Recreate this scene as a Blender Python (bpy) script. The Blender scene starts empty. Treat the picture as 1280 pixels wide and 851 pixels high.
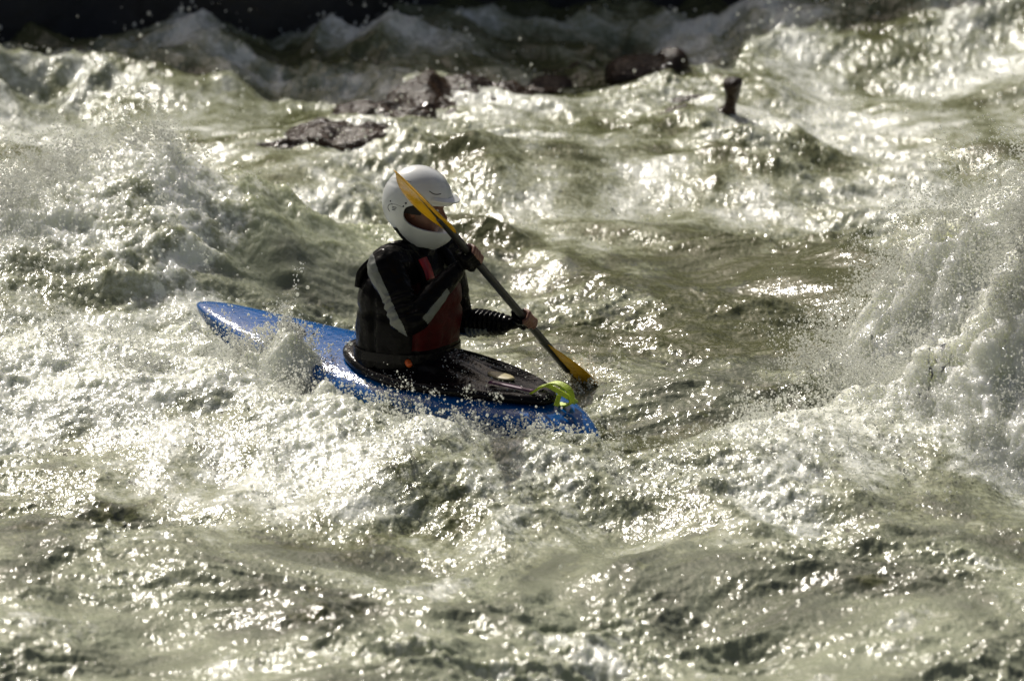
import bpy, bmesh, math, random
import numpy as np
from mathutils import Vector, Matrix
R = math.radians
random.seed(7)
rng = np.random.default_rng(11)
scene = bpy.context.scene
COL = scene.collection
PI = math.pi

# ------------------------------------------------------------------ camera
PITCH = R(13.0)
DIST = 23.0
SCALE = 320.0                       # photo pixels per metre at the paddler
F = np.array([0.0, math.cos(PITCH), -math.sin(PITCH)])
UPV = np.array([0.0, math.sin(PITCH), math.cos(PITCH)])
RT = np.array([1.0, 0.0, 0.0])
SEAT = np.array([(510 - 640) / SCALE, 0.0, 0.17])     # deck level at the paddler's seat
CAM = SEAT - F * DIST - RT * (510 - 640) / SCALE + UPV * (462 - 425.5) / SCALE
LENS = 36.0 * DIST / (1280 / SCALE)

def ray(px, py):
    d = F * DIST + RT * (px - 640) / SCALE - UPV * (py - 425.5) / SCALE
    return d
def at(px, py, z=0.0):
    d = ray(px, py)
    t = (z - CAM[2]) / d[2]
    return CAM + d * t

cam = bpy.data.cameras.new('camera')
cam.lens = LENS
cam.sensor_width = 36.0
cam.clip_start = 0.5
cam.clip_end = 3000
cam.dof.use_dof = True
cam.dof.focus_distance = DIST
cam.dof.aperture_fstop = 2.5
cam.dof.aperture_blades = 0
co = bpy.data.objects.new('camera', cam)
COL.objects.link(co)
co.location = CAM
co.rotation_euler = (PI / 2 - PITCH, 0, 0)
scene.camera = co

# ------------------------------------------------------------------ light
SUN_EL, SUN_AZ = R(45), R(-25)        # azimuth from +Y (away from the camera), negative = left
world = bpy.data.worlds.new("World")
scene.world = world
world.use_nodes = True
wn = world.node_tree.nodes; wl = world.node_tree.links
bg = wn['Background']
sky = wn.new('ShaderNodeTexSky')
sky.sky_type = 'NISHITA'
sky.sun_disc = False
sky.sun_elevation = SUN_EL
sky.sun_rotation = SUN_AZ
sky.dust_density = 7.0
sky.ozone_density = 0.3
sky.air_density = 0.8
wl.new(sky.outputs[0], bg.inputs[0])
bg.inputs[1].default_value = 0.07
sun = bpy.data.lights.new('sun', 'SUN')
sun.energy = 5.0
sun.angle = R(0.5)
sun.color = (1.0, 0.955, 0.87)
so = bpy.data.objects.new('sun', sun)
COL.objects.link(so)
sdir = Vector((math.sin(SUN_AZ) * math.cos(SUN_EL), math.cos(SUN_AZ) * math.cos(SUN_EL), math.sin(SUN_EL)))
so.rotation_euler = sdir.to_track_quat('Z', 'Y').to_euler()
so.location = (-3, 30, 30)

vs = scene.view_settings
scene.display_settings.display_device = 'sRGB'
vs.view_transform = 'Standard'
vs.look = 'None'
vs.exposure = -0.12
vs.gamma = 1.0
vs.use_curve_mapping = False
cy = scene.cycles
cy.max_bounces = 5
cy.diffuse_bounces = 2
cy.glossy_bounces = 2
cy.transmission_bounces = 2
cy.transparent_max_bounces = 8
cy.caustics_reflective = False
cy.caustics_refractive = False
cy.sample_clamp_indirect = 1.0
cy.sample_clamp_direct = 60.0
cy.use_denoising = True
cy.use_adaptive_sampling = False
cy.sampling_pattern = 'BLUE_NOISE'
cy.blur_glossy = 1.0

# ------------------------------------------------------------------ helpers
def tag(o, label=None, cat=None, group=None, kind=None):
    if label: o['label'] = label
    if cat: o['category'] = cat
    if group: o['group'] = group
    if kind: o['kind'] = kind
    return o

def link(name, me, mats=None, parent=None):
    o = bpy.data.objects.new(name, me)
    COL.objects.link(o)
    if mats is not None:
        for m in (mats if isinstance(mats, (list, tuple)) else [mats]):
            me.materials.append(m)
    if parent is not None:
        o.parent = parent
    return o

def smooth(me):
    me.polygons.foreach_set('use_smooth', np.ones(len(me.polygons), bool))
    me.update()

def np_mesh(name, V, Q, k=4):
    me = bpy.data.meshes.new(name)
    V = np.ascontiguousarray(V, np.float32); Q = np.ascontiguousarray(Q, np.int32)
    me.vertices.add(len(V)); me.vertices.foreach_set('co', V.ravel())
    me.loops.add(Q.size); me.loops.foreach_set('vertex_index', Q.ravel())
    me.polygons.add(len(Q)); me.polygons.foreach_set('loop_start', np.arange(0, Q.size, k, dtype=np.int32))
    me.update(calc_edges=True)
    me.validate()
    smooth(me)
    return me

def sstep(a, b, x):
    t = np.clip((x - a) / (b - a), 0, 1)
    return t * t * (3 - 2 * t)

PERM = rng.permutation(1024).astype(np.int32)
G2 = np.stack([np.cos(np.linspace(0, 2 * PI, 1024, endpoint=False)), np.sin(np.linspace(0, 2 * PI, 1024, endpoint=False))], 1).astype(np.float32)
_g3 = rng.normal(size=(1024, 3)); G3 = (_g3 / np.linalg.norm(_g3, axis=1)[:, None]).astype(np.float32)

def noise2(x, y, seed=0):
    xi = np.floor(x).astype(np.int32); yi = np.floor(y).astype(np.int32)
    xf = (x - xi).astype(np.float32); yf = (y - yi).astype(np.float32)
    u = xf * xf * xf * (xf * (xf * 6 - 15) + 10); v = yf * yf * yf * (yf * (yf * 6 - 15) + 10)
    def g(ix, iy, fx, fy):
        h = G2[PERM[(PERM[(ix + seed * 131) & 1023] + iy) & 1023]]
        return h[..., 0] * fx + h[..., 1] * fy
    a = g(xi, yi, xf, yf); b = g(xi + 1, yi, xf - 1, yf)
    c = g(xi, yi + 1, xf, yf - 1); d = g(xi + 1, yi + 1, xf - 1, yf - 1)
    return ((a + (b - a) * u) * (1 - v) + (c + (d - c) * u) * v) * 1.5

def noise3(x, y, z, seed=0):
    xi = np.floor(x).astype(np.int32); yi = np.floor(y).astype(np.int32); zi = np.floor(z).astype(np.int32)
    xf = (x - xi).astype(np.float32); yf = (y - yi).astype(np.float32); zf = (z - zi).astype(np.float32)
    fade = lambda t: t * t * t * (t * (t * 6 - 15) + 10)
    u, v, w = fade(xf), fade(yf), fade(zf)
    out = 0
    for dx in (0, 1):
        wx = u if dx else 1 - u
        for dy in (0, 1):
            wy = v if dy else 1 - v
            for dz in (0, 1):
                wz = w if dz else 1 - w
                h = G3[PERM[(PERM[(PERM[(xi + dx + seed * 131) & 1023] + yi + dy) & 1023] + zi + dz) & 1023]]
                out = out + wx * wy * wz * (h[..., 0] * (xf - dx) + h[..., 1] * (yf - dy) + h[..., 2] * (zf - dz))
    return out * 1.4

def fbm2(x, y, oct=4, seed=0, gain=0.5, lac=2.03):
    s = 0; a = 1.0
    for i in range(oct):
        s = s + a * noise2(x, y, seed + i)
        x = x * lac + 3.7; y = y * lac - 1.3; a *= gain
    return s
def ridge2(x, y, oct=3, seed=0, gain=0.5, lac=2.1):
    s = 0; a = 1.0
    for i in range(oct):
        s = s + a * (1 - 2 * np.abs(noise2(x, y, seed + i)))
        x = x * lac + 1.7; y = y * lac + 5.3; a *= gain
    return s

# ------------------------------------------------------------------ material helpers
def mat(name, color=(0.5, 0.5, 0.5), rough=0.5, metal=0.0, spec=0.5, coat=0.0, noise=0.0, nscale=40.0, bump=0.0, bscale=60.0, rvar=0.0, ior=1.5):
    m = bpy.data.materials.new(name)
    m.use_nodes = True
    nt = m.node_tree; n = nt.nodes; l = nt.links
    p = n['Principled BSDF']
    p.inputs['Roughness'].default_value = rough
    p.inputs['Metallic'].default_value = metal
    p.inputs['Specular IOR Level'].default_value = spec
    p.inputs['IOR'].default_value = ior
    p.inputs['Coat Weight'].default_value = coat
    p.inputs['Coat Roughness'].default_value = 0.12
    tc = n.new('ShaderNodeTexCoord')
    nz = n.new('ShaderNodeTexNoise'); nz.inputs['Scale'].default_value = nscale; nz.inputs['Detail'].default_value = 5
    l.new(tc.outputs['Object'], nz.inputs['Vector'])
    cr = n.new('ShaderNodeValToRGB')
    c = color
    cr.color_ramp.elements[0].position = 0.3; cr.color_ramp.elements[1].position = 0.7
    cr.color_ramp.elements[0].color = tuple(x * (1 - noise) for x in c) + (1,)
    cr.color_ramp.elements[1].color = tuple(min(1, x * (1 + noise)) for x in c) + (1,)
    l.new(nz.outputs['Fac'], cr.inputs['Fac'])
    l.new(cr.outputs['Color'], p.inputs['Base Color'])
    if rvar:
        mr = n.new('ShaderNodeMapRange')
        mr.inputs['From Min'].default_value = 0.35; mr.inputs['From Max'].default_value = 0.65
        mr.inputs['To Min'].default_value = max(0.02, rough - rvar); mr.inputs['To Max'].default_value = min(1, rough + rvar)
        l.new(nz.outputs['Fac'], mr.inputs['Value']); l.new(mr.outputs[0], p.inputs['Roughness'])
    if bump:
        n2 = n.new('ShaderNodeTexNoise'); n2.inputs['Scale'].default_value = bscale; n2.inputs['Detail'].default_value = 4
        l.new(tc.outputs['Object'], n2.inputs['Vector'])
        b = n.new('ShaderNodeBump'); b.inputs['Strength'].default_value = 1.0; b.inputs['Distance'].default_value = bump
        l.new(n2.outputs['Fac'], b.inputs['Height']); l.new(b.outputs[0], p.inputs['Normal'])
    return m
# ------------------------------------------------------------------ the river
YAW = R(43)                       # the kayak points right and towards the camera
KF = np.array([math.cos(YAW), -math.sin(YAW)]); KR = np.array([-math.sin(YAW), -math.cos(YAW)])

def axis_grow(lo, hi, step, far, n):
    inner = np.arange(lo, hi + step * .5, step)
    t = np.linspace(0, 1, n + 1)[1:]
    g = t * step * n + (far - (hi - 0)) * 0
    right = hi + step * n * t + (far - hi - step * n) * t ** 3
    left = lo - (step * n * t + (far + lo - step * n) * t ** 3)
    return np.concatenate([left[::-1], inner, right])

gx = axis_grow(-2.75, 2.75, 0.0056, 14.0, 90)
gy = np.concatenate([np.linspace(-14, -4.9, 60)[:-1], np.arange(-4.9, 3.2, 0.0092), np.arange(3.2, 9.5, 0.017), np.linspace(9.5, 16.5, 160)])
X, Y = np.meshgrid(gx, gy)
X = X.astype(np.float32); Y = Y.astype(np.float32)
NY, NX = X.shape

def ridge_line(x, pts):
    """piecewise interpolation of (x, y, height, front width, back width) along x"""
    p = np.array(pts, float)
    return [np.interp(x, p[:, 0], p[:, k]) for k in range(1, p.shape[1])]
def crest(x, y, pts):
    yc, h, wf, wb = ridge_line(x, pts)
    d = y - yc
    w = np.where(d < 0, wf, wb)
    return h * np.exp(-(d / w) ** 2), np.exp(-(d / (w * 0.8)) ** 2) * np.clip(h / .2, 0, 1), d / w

def height(X, Y):
    # domain warp so that nothing repeats
    wx = X + 0.22 * noise2(X * 0.9, Y * 0.7, 3); wy = Y + 0.28 * noise2(X * 0.8 + 9, Y * 0.9, 5)
    far = sstep(3.5, 7.0, Y); near = sstep(-1.2, -3.0, Y)
    z = (0.075 - .02 * near) * fbm2(wx * 0.75, wy * 0.65, 2, 10) + (0.055 - .025 * near) * fbm2(wx * 1.6 + wy * .4, wy * 1.5, 2, 14)
    z += 0.10 * far * fbm2(wx * 0.8, wy * 0.8, 3, 21)
    # river bed climbs up-stream: slide over the ledge
    z += 0.20 * sstep(2.9, 4.8, Y - 0.2 * X) 
    # left wave: smooth shoulder that breaks at its left end
    a, fa, da = crest(wx, Y + 0.05 * noise2(X * 2, Y * 0, 31), [(-14, 1.2, .1, .5, .5), (-3.2, 1.3, .35, .55, .4), (-2.3, 2.1, .48, 1.1, .38), (-1.75, 2.3, .60, 1.2, .36), (-1.25, 2.45, .42, 1.2, .34), (-.75, 2.6, .24, 1.0, .34), (-.3, 2.8, .08, .6, .4), (.2, 3, 0, .5, .5), (14, 3, 0, .5, .5)])
    z += a
    # pile of white water left of and in front of the kayak
    b, fb, db = crest(X, wy, [(-14, -.2, .1, .5, .5), (-2.6, .1, .22, .8, .5), (-1.7, -.05, .26, .7, .55), (-1.1, -.30, .29, .6, .42), (-.6, -.78, .235, .55, .34), (0., -1.16, .165, .5, .28), (.5, -1.36, .115, .5, .3), (1.0, -1.1, .20, .5, .4), (1.5, -.8, .20, .5, .5), (2.4, -.5, .25, .6, .5), (14, -.5, .1, .6, .5)])
    z += b
    # big breaking wave at the right
    rx, ry = X - 2.55, Y - 0.25
    q = np.sqrt((rx / np.where(rx < 0, 1.32, 2.2)) ** 2 + (ry / np.where(ry < 0, 1.75, .7)) ** 2)
    q = q + 0.13 * noise2(X * 1.7, Y * 1.7, 41) + 0.06 * noise2(X * 4.1, Y * 4.1, 42) + .03 * noise2(X * 9.3, Y * 9, 43)
    c = 1.0 * sstep(1.05, .22, q) 
    z += c
    fc = sstep(1.1, .9, q)
    # foreground swells running diagonally
    s = X * 0.45 - Y
    z += 0.034 * (near + .2) * np.sin(s * 2.6 + 1.5 * noise2(X * .5, Y * .5, 51) * 2.2)
    z += 0.09 * np.exp(-((X - .75 - .5 * (Y + 2.3)) / .55) ** 2 - ((Y + 2.3) / .40) ** 2)
    # shaded rapids up-stream
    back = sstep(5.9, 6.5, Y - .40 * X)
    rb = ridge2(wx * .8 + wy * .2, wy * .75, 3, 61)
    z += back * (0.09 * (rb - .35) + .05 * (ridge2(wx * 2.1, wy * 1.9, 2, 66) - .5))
    z += 0.4 * np.exp(-((X - 2.7) / 1.3) ** 2 - ((Y - 7.2) / .8) ** 2)
    return z, fa, fb, fc, back, da, rb, wx, wy, far, near

H, fa, fb, fc, back, da, rb, wx, wy, far, near = height(X, Y)

# foam cover -------------------------------------------------------
fn = fbm2(wx * 1.5, wy * 1.25, 4, 71, .6)                      # big patches
fs = ridge2(wx * 2.6 + .8 * fbm2(wx * 2, wy * 2, 2, 75), wy * 2.2, 3, 77)   # streaks and cells
foam = 0.26 + 0.55 * fn + 0.16 * (fs - .6)
leftpile = sstep(-.2, -1.3, X) * sstep(-1.7, -.5, Y) * sstep(1.9, 1.0, Y)
foam += 0.55 * fb + 0.55 * leftpile
foam += 0.9 * fc
foam += fa * (0.85 * sstep(-0.95, -1.6, X) - 0.12 * sstep(-1.4, -.9, X) * sstep(0.6, -.6, da))
foam += 0.42 * sstep(2.4, 3.6, Y) * (1 - back)                  # bright band over the ledge
foam -= 0.30 * sstep(-.1, .7, X) * sstep(2.3, 1.9, X) * sstep(-.6, .4, Y) * sstep(3.6, 2.6, Y)
foam += 0.06 * near
foam += 0.42 * np.exp(-((X + .35) / .7) ** 2 - ((Y + 1.55) / .5) ** 2)
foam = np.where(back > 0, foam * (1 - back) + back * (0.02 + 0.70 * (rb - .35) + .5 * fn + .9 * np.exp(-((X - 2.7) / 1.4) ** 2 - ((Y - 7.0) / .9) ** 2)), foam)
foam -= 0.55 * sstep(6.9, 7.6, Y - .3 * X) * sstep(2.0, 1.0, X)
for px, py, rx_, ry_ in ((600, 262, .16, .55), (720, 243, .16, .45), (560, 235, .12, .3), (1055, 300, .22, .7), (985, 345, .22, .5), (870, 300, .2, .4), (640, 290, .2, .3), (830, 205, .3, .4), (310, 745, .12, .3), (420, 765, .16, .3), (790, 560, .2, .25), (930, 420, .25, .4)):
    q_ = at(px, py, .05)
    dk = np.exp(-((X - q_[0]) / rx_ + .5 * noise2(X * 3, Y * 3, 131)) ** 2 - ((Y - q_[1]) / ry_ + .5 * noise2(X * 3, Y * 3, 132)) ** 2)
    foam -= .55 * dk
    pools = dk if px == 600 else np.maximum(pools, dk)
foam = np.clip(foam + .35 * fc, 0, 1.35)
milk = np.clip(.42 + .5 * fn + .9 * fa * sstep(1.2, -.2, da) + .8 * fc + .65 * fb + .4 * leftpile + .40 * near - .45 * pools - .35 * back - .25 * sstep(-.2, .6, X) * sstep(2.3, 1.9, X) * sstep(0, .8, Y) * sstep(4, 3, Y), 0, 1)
turb = np.clip(0.25 + .75 * np.minimum(foam, 1) + .5 * fc + .4 * fb, 0, 1.4)

# water level beside the hull
kx = (X - SEAT[0]) * KF[0] + Y * KF[1]; ky = (X - SEAT[0]) * KR[0] + Y * KR[1]
kw = 0.275 * np.sqrt(np.clip(1 - ((kx + .06) / 1.10) ** 2, 0, 1))
lev = np.interp(kx, [-1.3, -1.1, -.7, -.4, 0, .5, 1.0], [.19, .20, .15, .12, .085, .07, .085]) - .05 * (ky < 0) + .030 * noise2(X * 5, Y * 5, 98) + .05 * np.clip(noise2(X * 9, Y * 9, 100), -.2, 1) * sstep(-.05, .1, ky)
lw_ = np.exp(-(np.clip(np.abs(ky) - kw, 0, 9) / .24) ** 2) * sstep(1.35, 1.1, np.abs(kx + .06))
H = H * (1 - lw_) + lev * lw_
near_k = lw_ * sstep(-.1, .05, ky)
foam = np.clip(foam + .55 * near_k * (1 + .8 * noise2(X * 6, Y * 6, 99)) + .2 * lw_, 0, 1.35)

# ripples ---------------------------------------------------------
r = 0
dg = wx * .93 + wy * .36; dn = wy * .93 - wx * .36                # the chop runs a little diagonally
chop = 0.030 * (ridge2(dg * 1.5, dn * 2.3, 2, 121, .45) - .55) + 0.015 * (ridge2(dg * 3.6 + 4, dn * 5.0, 2, 125, .5) - .55)
r = r + chop * (.8 + .25 * near) * (1 - .5 * fc)
r = r + 0.010 * fbm2(wx * 3.4, wy * 2.8, 2, 81) * (0.6 + .1 * far)
r = r + 0.0050 * (ridge2(wx * 8 + .5 * wy, wy * 6.5, 2, 85) - .5) * (.5 + .5 * turb)
r = r + (1 + .35 * far + .35 * near) * 0.0031 * fbm2(X * 29 + 2.0 * wx, Y * 20, 1, 88) * (0.6 + .7 * turb)
r = r + (1 + .35 * far + .35 * near) * 0.0033 * fbm2(X * 61, Y * 38, 1, 91) * (0.7 + .6 * turb)
calm = 1 - 0.25 * fa * sstep(-1.55, -1.0, X) * sstep(0.9, -.3, da)
ruf = np.clip(.85 + 1.1 * fbm2(wx * 1.1 + 5, wy * .95, 3, 111), .35, 1.35)
r = r * (1 + .7 * fa) * ruf
H = H + r * calm

# keep the water out of the kayak, let it wash over the stern deck
inside = sstep(0.02, -.06, np.abs(ky) - kw) * sstep(1.14, 1.05, np.abs(kx + .06))
H = H * (1 - inside) + inside * np.minimum(H, -.04)
wash = (0.32 + .11 * noise2(X * 6, Y * 6, 96)) * np.exp(-((kx + .46 + .08 * noise2(X * 7, Y * 7, 97)) / .20) ** 2 - ((ky - .23) / .17) ** 2)
wash = np.clip(wash - .02, 0, 1)
H = np.where(wash > 0, np.maximum(H, wash + .4 * r + .035 * noise2(X * 13, Y * 13, 95)), H)
foam = np.maximum(foam, np.clip(wash * 8, 0, .85))

# froth: push the foamy skin along its normal with 3-D turbulence ------
def normals(P):
    du = np.gradient(P, axis=1); dv = np.gradient(P, axis=0)
    n = np.cross(du, dv)
    return n / (np.linalg.norm(n, axis=2, keepdims=True) + 1e-9)
P = np.stack([X, Y, H], 2)
N = normals(P)
froth = np.clip(foam * .55 + fb * .5 + fc * .8 + fa * sstep(-1.2, -1.8, X) * .6, 0, 1.5) * (Y > -5) * (Y < 9) * (np.abs(X) < 3.2)
m = froth > .12
p = P[m]; f = froth[m]
fk = fc[m]
d = 0.030 * noise3(p[:, 0] * 4.5, p[:, 1] * 3.5, p[:, 2] * 4.5, 3) * (0.3 + 1.0 * fk)
d += 0.016 * (0.6 - 2 * np.abs(noise3(p[:, 0] * 9, p[:, 1] * 7, p[:, 2] * 9, 5))) * (0.4 + .75 * fk)
d += 0.0066 * (0.6 - 2 * np.abs(noise3(p[:, 0] * 20, p[:, 1] * 14, p[:, 2] * 20, 7))) * (1 + .5 * fk)
d += 0.0036 * (0.6 - 2 * np.abs(noise3(p[:, 0] * 46, p[:, 1] * 32, p[:, 2] * 46, 9))) * (1 + 1.6 * fk)
P[m] = p + N[m] * (d * f)[:, None]

idx = np.arange(NX * NY, dtype=np.int32).reshape(NY, NX)
Q = np.stack([idx[:-1, :-1], idx[:-1, 1:], idx[1:, 1:], idx[1:, :-1]], 2).reshape(-1, 4)
me = np_mesh('river_water', P.reshape(-1, 3), Q)
at_ = me.attributes.new('foam', 'FLOAT', 'POINT'); at_.data.foreach_set('value', foam.astype(np.float32).ravel())

deep = np.clip(fc + fa, 0, 1)
at_ = me.attributes.new('deep', 'FLOAT', 'POINT'); at_.data.foreach_set('value', deep.astype(np.float32).ravel())
at_ = me.attributes.new('milk', 'FLOAT', 'POINT'); at_.data.foreach_set('value', milk.astype(np.float32).ravel())

def water_material():
    m = bpy.data.materials.new('white_water')
    m.use_nodes = True
    nt = m.node_tree; n = nt.nodes; l = nt.links
    p = n['Principled BSDF']
    tc = n.new('ShaderNodeTexCoord')
    a = n.new('ShaderNodeAttribute'); a.attribute_name = 'foam'
    def noise(scale, detail, rough=.6):
        z = n.new('ShaderNodeTexNoise'); z.inputs['Scale'].default_value = scale; z.inputs['Detail'].default_value = detail; z.inputs['Roughness'].default_value = rough
        l.new(tc.outputs['Object'], z.inputs['Vector']); return z
    def math_(op, a_, b_=None, c_=None):
        q = n.new('ShaderNodeMath'); q.operation = op
        for i, v in enumerate((a_, b_, c_)):
            if v is None: continue
            if isinstance(v, (int, float)): q.inputs[i].default_value = v
            else: l.new(v, q.inputs[i])
        return q.outputs[0]
    n1 = noise(9, 6, .68); n2 = noise(42, 4, .6)
    brk = math_('MULTIPLY_ADD', math_('SUBTRACT', n1.outputs['Fac'], .5), 1.5, a.outputs['Fac'])
    brk = math_('MULTIPLY_ADD', math_('SUBTRACT', n2.outputs['Fac'], .5), .9, brk)
    ramp = n.new('ShaderNodeValToRGB')
    e = ramp.color_ramp.elements
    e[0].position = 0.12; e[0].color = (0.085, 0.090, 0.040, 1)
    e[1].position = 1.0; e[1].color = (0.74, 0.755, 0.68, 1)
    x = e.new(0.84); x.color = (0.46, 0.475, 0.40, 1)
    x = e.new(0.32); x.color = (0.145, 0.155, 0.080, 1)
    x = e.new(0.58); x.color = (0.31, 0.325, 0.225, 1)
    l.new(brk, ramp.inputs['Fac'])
    a2 = n.new('ShaderNodeAttribute'); a2.attribute_name = 'milk'
    mk = n.new('ShaderNodeMix'); mk.data_type = 'RGBA'
    mk.inputs['A'].default_value = (0.0, 0.0, 0.0, 1); mk.inputs['B'].default_value = (0.305, 0.328, 0.225, 1)
    l.new(a2.outputs['Fac'], mk.inputs['Factor'])
    lt = n.new('ShaderNodeMix'); lt.data_type = 'RGBA'; lt.blend_type = 'LIGHTEN'; lt.inputs['Factor'].default_value = 1
    l.new(ramp.outputs['Color'], lt.inputs['A']); l.new(mk.outputs['Result'], lt.inputs['B'])
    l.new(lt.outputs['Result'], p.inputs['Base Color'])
    p.inputs['IOR'].default_value = 1.333
    rg = n.new('ShaderNodeMapRange'); rg.inputs['From Min'].default_value = .35; rg.inputs['From Max'].default_value = 1.0
    rg.inputs['To Min'].default_value = .11; rg.inputs['To Max'].default_value = .15
    l.new(brk, rg.inputs['Value']); l.new(rg.outputs[0], p.inputs['Roughness'])
    p.inputs['Subsurface Weight'].default_value = 0.85
    p.inputs['Subsurface Radius'].default_value = (1.0, 1.0, 0.8)
    a3 = n.new('ShaderNodeAttribute'); a3.attribute_name = 'deep'
    l.new(math_('MULTIPLY_ADD', a3.outputs['Fac'], .14, .05), p.inputs['Subsurface Scale'])
    fw = math_('MULTIPLY', math_('MAXIMUM', math_('SUBTRACT', a.outputs['Fac'], .45), 0.0), 1.2)
    wt = math_('MINIMUM', math_('MULTIPLY_ADD', a3.outputs['Fac'], 1.6, fw), .85)
    l.new(wt, p.inputs['Subsurface Weight'])
    mp = n.new('ShaderNodeMapping'); mp.inputs['Scale'].default_value = (1.0, .62, 1.0)
    l.new(tc.outputs['Object'], mp.inputs['Vector'])
    b1 = noise(58, 2.5, .6); l.new(mp.outputs[0], b1.inputs['Vector'])
    bump = n.new('ShaderNodeBump'); bump.inputs['Strength'].default_value = 1.0
    l.new(math_('MULTIPLY_ADD', a.outputs['Fac'], .0030, .0045), bump.inputs['Distance'])
    l.new(b1.outputs['Fac'], bump.inputs['Height'])
    l.new(bump.outputs[0], p.inputs['Normal'])
    return m
WATER = water_material()
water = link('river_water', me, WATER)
tag(water, 'sunlit olive green and white river rapids around the kayak', 'river', kind='structure')

# river bed and banks ---------------------------------------------
def grid_obj(name, x0, x1, nx, y0, y1, ny, zf, m):
    gx = np.linspace(x0, x1, nx); gy = np.linspace(y0, y1, ny)
    x, y = np.meshgrid(gx, gy)
    V = np.stack([x, y, zf(x, y)], 2).reshape(-1, 3)
    i = np.arange(nx * ny).reshape(ny, nx)
    q = np.stack([i[:-1, :-1], i[:-1, 1:], i[1:, 1:], i[1:, :-1]], 2).reshape(-1, 4)
    return link(name, np_mesh(name, V, q), m)
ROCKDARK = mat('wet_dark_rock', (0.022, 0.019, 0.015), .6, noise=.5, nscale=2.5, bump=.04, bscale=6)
GROUND = mat('river_gravel', (0.07, 0.06, 0.045), .9, noise=.4, nscale=1.5, bump=.03, bscale=9)
g = grid_obj('ground', -400, 400, 161, -400, 600, 201, lambda x, y: -1.2 + 0.0 * x + np.clip((np.abs(x + 1) - 14.5) * .4, 0, 3) * (1 + .3 * noise2(x * .1, y * .1, 4)) + np.clip((-y - 14) * .5, 0, 3.5), GROUND)
tag(g, 'gravel river bed and flat land around the river', 'ground', kind='structure')
def bank_z(x, y):
    yb = 7.65 + .26 * x - .28 * np.clip(x - .8, 0, 30) - .25 * np.clip(-x-1.5,0,30)*0 + .3 * noise2(x * .35, y * 0, 3) + .25 * noise2(x * 1.1, y * 0, 8)
    d = y - yb
    top = 2.35 + .2 * noise2(x * .4, y * .4, 12)
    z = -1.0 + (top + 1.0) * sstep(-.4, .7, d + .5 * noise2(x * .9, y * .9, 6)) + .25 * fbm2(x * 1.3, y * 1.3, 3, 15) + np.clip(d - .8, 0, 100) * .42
    return z
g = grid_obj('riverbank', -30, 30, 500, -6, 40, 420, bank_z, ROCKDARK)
tag(g, 'dark shaded rocky bank along the far side of the river', 'riverbank', kind='structure')
# ------------------------------------------------------------------ modelling helpers
def bm_loft(bm, rings, close_start=True, close_end=True):
    """rings: list of lists of points (same count); returns the new verts"""
    vr = [[bm.verts.new(p) for p in r] for r in rings]
    n = len(rings[0])
    for a, b in zip(vr[:-1], vr[1:]):
        for i in range(n):
            bm.faces.new((a[i], a[(i + 1) % n], b[(i + 1) % n], b[i]))
    if close_start: bm.faces.new(list(reversed(vr[0])))
    if close_end: bm.faces.new(vr[-1])
    return vr

def bm_tube(bm, pts, rad, n=14, sq=(1, 1), side=None, caps=3):
    """rounded tube through points; sq = (width, height) squash of the section, side = direction of the width axis"""
    pts = [np.array(p, float) for p in pts]
    rad = list(rad) if hasattr(rad, '__len__') else [rad] * len(pts)
    P, Rr = [], []
    # rounded ends
    d0 = pts[0] - pts[1]; d0 /= np.linalg.norm(d0)
    d1 = pts[-1] - pts[-2]; d1 /= np.linalg.norm(d1)
    for k in range(caps):
        a = (k + .25) / caps * PI / 2
        P.append(pts[0] + d0 * rad[0] * math.cos(a)); Rr.append(rad[0] * math.sin(a))
    P += pts; Rr += rad
    for k in reversed(range(caps)):
        a = (k + .25) / caps * PI / 2
        P.append(pts[-1] + d1 * rad[-1] * math.cos(a)); Rr.append(rad[-1] * math.sin(a))
    T = [P[min(i + 1, len(P) - 1)] - P[max(i - 1, 0)] for i in range(len(P))]
    T = [t / (np.linalg.norm(t) + 1e-12) for t in T]
    ref = np.array(side, float) if side is not None else np.array([0.13, 0.31, 1.0])
    rings = []
    for p, t, r_ in zip(P, T, Rr):
        u = ref - t * ref.dot(t)
        if np.linalg.norm(u) < 1e-3: u = np.array([1., 0, 0]) - t * t[0]
        u /= np.linalg.norm(u); v = np.cross(t, u)
        if side is None: ref = u
        rings.append([tuple(p + r_ * (u * math.cos(a) * sq[0] + v * math.sin(a) * sq[1])) for a in np.linspace(0, 2 * PI, n, endpoint=False)])
    return bm_loft(bm, rings)

def catmull(pts, n=6):
    p = [np.array(x, float) for x in pts]
    p = [2 * p[0] - p[1]] + p + [2 * p[-1] - p[-2]]
    out = []
    for i in range(1, len(p) - 2):
        for k in range(n):
            t = k / n
            out.append(.5 * ((2 * p[i]) + (-p[i - 1] + p[i + 1]) * t + (2 * p[i - 1] - 5 * p[i] + 4 * p[i + 1] - p[i + 2]) * t * t + (-p[i - 1] + 3 * p[i] - 3 * p[i + 1] + p[i + 2]) * t ** 3))
    out.append(p[-2])
    return out

def to_mesh(bm, name, smooth_=True):
    bmesh.ops.recalc_face_normals(bm, faces=bm.faces[:])
    me = bpy.data.meshes.new(name)
    bm.to_mesh(me); bm.free()
    if smooth_: smooth(me)
    return me

def apply_mods(o):
    dg = bpy.context.evaluated_depsgraph_get()
    ev = o.evaluated_get(dg)
    me = bpy.data.meshes.new_from_object(ev)
    o.modifiers.clear()
    old = o.data
    o.data = me
    me.name = old.name
    smooth(me)
    return o

def empty(name, loc, rot=(0, 0, 0)):
    o = bpy.data.objects.new(name, None)
    COL.objects.link(o)
    o.location = loc; o.rotation_euler = rot
    o.empty_display_size = .2
    return o

def vcoords(me):
    a = np.empty(len(me.vertices) * 3, np.float32); me.vertices.foreach_get('co', a)
    return a.reshape(-1, 3)

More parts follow.
